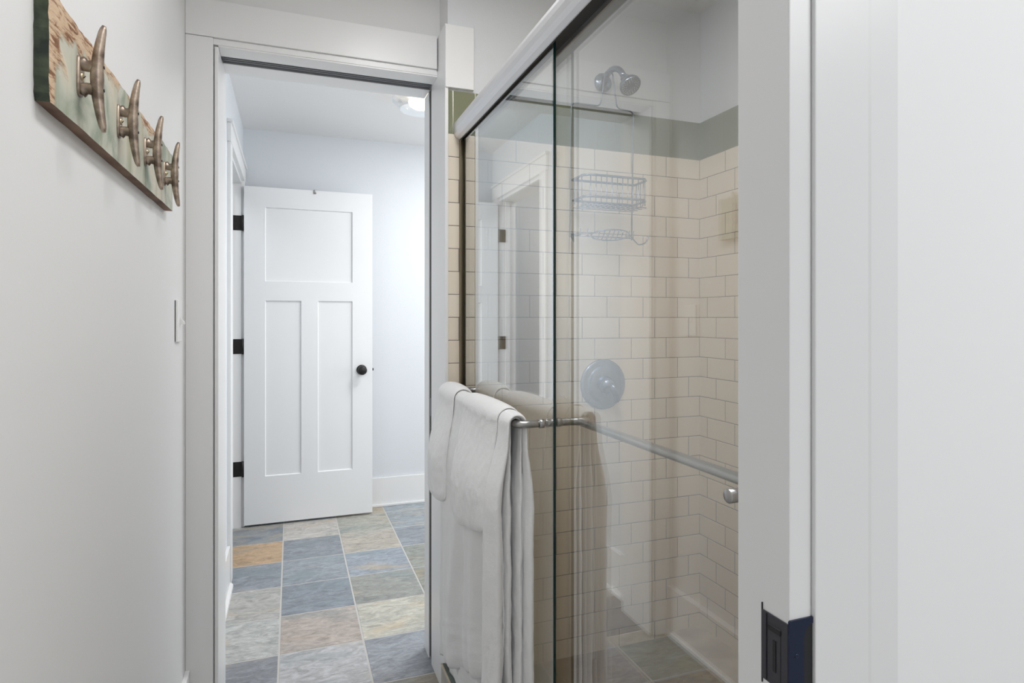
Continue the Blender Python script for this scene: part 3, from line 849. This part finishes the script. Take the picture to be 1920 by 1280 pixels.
t = MB(); bx0, bx1, by0, by1 = .918, 1.166, 1.812, 1.908
rect_loop(t, bx0, bx1, by0, by1, 1.732, 0, .0042)
rect_loop(t, bx0+.002, bx1-.002, by0+.002, by1, 1.660, 0, .0040)
for k in range(11):
    x = bx0+.022+(bx1-bx0-.044)*k/10
    t.sweep(fillet([(x, by0+.001, 1.732), (x, by0+.003, 1.638), (x, by1, 1.638), (x, by1, 1.66)], .012, 4), .0016, 6)
for k in range(3):
    y = by0+.025+.028*k
    for x in (bx0+.001, bx1-.001): t.sweep([(x, y, 1.732), (x, y, 1.645)], .0016, 6)
for k in range(4):
    y = by0+.012+.028*k; t.sweep([(bx0+.004, y, 1.6355), (bx1-.004, y, 1.6355)], .0018, 6)
t.build('basket', M['chrome'], root)
t = MB(); zc_ = 1.545
el = [(1.045+.072*math.cos(2*math.pi*k/28), 1.868+.042*math.sin(2*math.pi*k/28), zc_-.013*math.sin(2*math.pi*k/28)-.004) for k in range(29)]
t.sweep(el, .0026, 8, caps=False)
for k in range(6):
    x = 1.0+.018*k; h = .038*math.sqrt(max(0, 1-((x-1.045)/.072)**2))
    t.sweep([(x-.012, 1.868-h, zc_-.004+.31*h), (x, 1.868, zc_-.008), (x+.012, 1.868+h, zc_-.004-.31*h)], .0016, 6)
t.sweep([(cx0, cy+.006, zc_), (.975, 1.868, zc_)], .0024, 8); t.sweep([(cx1, cy+.006, zc_), (1.116, 1.868, zc_)], .0024, 8)
t.sweep([(cx0, cy+.008, zc_-.004), (cx1, cy+.008, zc_-.004)], .0022, 8)
for x in (.945, .975, 1.128, 1.142, 1.157):
    t.sweep([(x, cy-.01, zc_-.004), (x, cy-.012, zc_+.02)], .0018, 6)
    t.sweep([(x, cy-.01, zc_-.004), (x, cy+.009, zc_-.004)], .0018, 6)
t.build('soap_dish', M['chrome'], root)
for sx, x in ((1, cx1), (-1, cx0)):
    t = MB(); t.sweep(fillet([(x, cy+.005, 1.54), (x+sx*.004, cy-.03, 1.512), (x+sx*.018, cy-.055, 1.518), (x+sx*.024, cy-.062, 1.540)], .012, 5), .0024, 8)
    t.build('hook', M['chrome'], root)

# ------------------------------------------------------------------ shower valve
root = empty('shower_valve', (1.061, YT, 1.012), 'round brushed metal shower valve plate with a small lever handle', 'shower valve')
t = MB(); t.lathe([(.0905, .0003), (.0910, .003), (.087, .007), (.078, .009), (.070, .0085), (.066, .011), (.058, .016), (.046, .019), (0, .020)], (1.061, YT, 1.012), (0, -1, 0), 64); t.build('escutcheon', M['chrome'], root)
t = MB(); t.lathe([(.032, .018), (.030, .030), (.026, .044), (.018, .054), (0, .058)], (1.061, YT, 1.012), (0, -1, 0), 40)
t.sweep([(1.063, YT-.046, 1.014), (1.076, YT-.058, .998), (1.084, YT-.062, .975), (1.086, YT-.060, .955)], [.014, .012, .010, .008], 14, squash=(1, .7))
t.build('handle', M['chrome'], root)

# ------------------------------------------------------------------ hall ceiling light
lx, ly = .640, 3.14
root = empty('ceiling_light', (lx, ly, ZC), 'glass ceiling light glowing warm in the hall', 'ceiling light')
t = MB(); t.lathe([(0, 0), (.09, 0), (.09, -.012), (.075, -.016), (0, -.016)], (lx, ly, ZC-.0005), (0, 0, 1), 32, smooth=False); t.build('canopy', M['plastic'], root)
t = MB()
n = 16
for (r0, z0), (r1, z1) in zip([(.150, -.004), (.155, -.045), (.135, -.062), (.115, -.090)], [(.155, -.045), (.135, -.062), (.115, -.090), (.0, -.098)]):
    t.lathe([(r0, z0), (r1, z1)], (lx, ly, ZC), (0, 0, 1), n, smooth=False)
for (r0, z0), (r1, z1) in zip([(.146, -.004), (.151, -.043), (.131, -.060), (.111, -.087)], [(.151, -.043), (.131, -.060), (.111, -.087), (.0, -.094)]):
    t.lathe([(r0, z0), (r1, z1)], (lx, ly, ZC), (0, 0, 1), n, smooth=False)
t.build('glass_shade', M['lamp_glass'], root)
t = MB(); t.lathe([(0, -.086), (.030, -.083), (.052, -.070), (.060, -.050), (.050, -.032), (.03, -.022), (0, -.018)], (lx-.01, ly, ZC), (0, 0, 1), 24)
t.build('bulb', emit_mat('bulb glow', (1, .82, .58, 1), 5), root)

# ------------------------------------------------------------------ lights
def area(name, loc, rot, sx, sy, power, color=(1, 1, 1)):
    l = bpy.data.lights.new(name, 'AREA'); l.shape = 'RECTANGLE'; l.size = sx; l.size_y = sy
    l.energy = power; l.color = color
    o = bpy.data.objects.new(name, l); COL.objects.link(o); o.location = loc; o.rotation_euler = [R(a) for a in rot]
    return o
area('bath_fill', (.36, .95, 2.41), (0, 0, 0), .22, .9, 11, (.99, .995, 1))  # unseen fill light added overhead for the bathroom walls
area('hall_fill', (1.25, 3.0, 2.41), (0, 0, 0), .5, .5, 23, (1, 1, 1))  # extra fill added besides the visible hall fixture
area('hall_side_fill', (2.38, 3.0, 1.5), (0, 90, 0), 1.4, 1.2, 16, (.97, .985, 1))  # added side fill for the hall, no window is modelled
area('side_room_fill', (-.85, 3.3, 2.41), (0, 0, 0), .4, .4, 5, (.95, .98, 1))  # small unseen fill put in to brighten the side room
area('shower_fill', (1.0, 1.1, 2.41), (0, 0, 0), .25, .25, 1.7, (1, .92, .82))  # added warm fill inside the shower, no fixture there
area('outer_room_fill', (1.3, -.9, 2.40), (0, 0, 0), 1.2, 1.0, 33, (1, 1, 1))  # unseen fill added behind the camera to brighten the near wall

wd = bpy.data.worlds.new('World'); SC.world = wd; wd.use_nodes = True
bg = wd.node_tree.nodes['Background']; bg.inputs[0].default_value = (.98, .99, 1, 1); bg.inputs[1].default_value = .4

# ------------------------------------------------------------------ camera
cam = bpy.data.cameras.new('Camera'); co = bpy.data.objects.new('Camera', cam); COL.objects.link(co)
SC.camera = co
co.location = (0, 0, 1.25); co.rotation_euler = (R(90), 0, R(-20))
cam.sensor_fit = 'HORIZONTAL'; cam.sensor_width = 36; cam.lens = 1135/1920*36
cam.shift_y = -(640-597)/1920
cam.clip_start = .02; cam.clip_end = 50

SC.view_settings.view_transform = 'Standard'; SC.view_settings.look = 'None'
SC.view_settings.gamma = 1; SC.view_settings.use_curve_mapping = False
SC.view_settings.exposure = 0.0
SC.cycles.max_bounces = 14; SC.cycles.diffuse_bounces = 6; SC.cycles.transparent_max_bounces = 16; SC.cycles.glossy_bounces = 6
SC.cycles.sample_clamp_indirect = 4
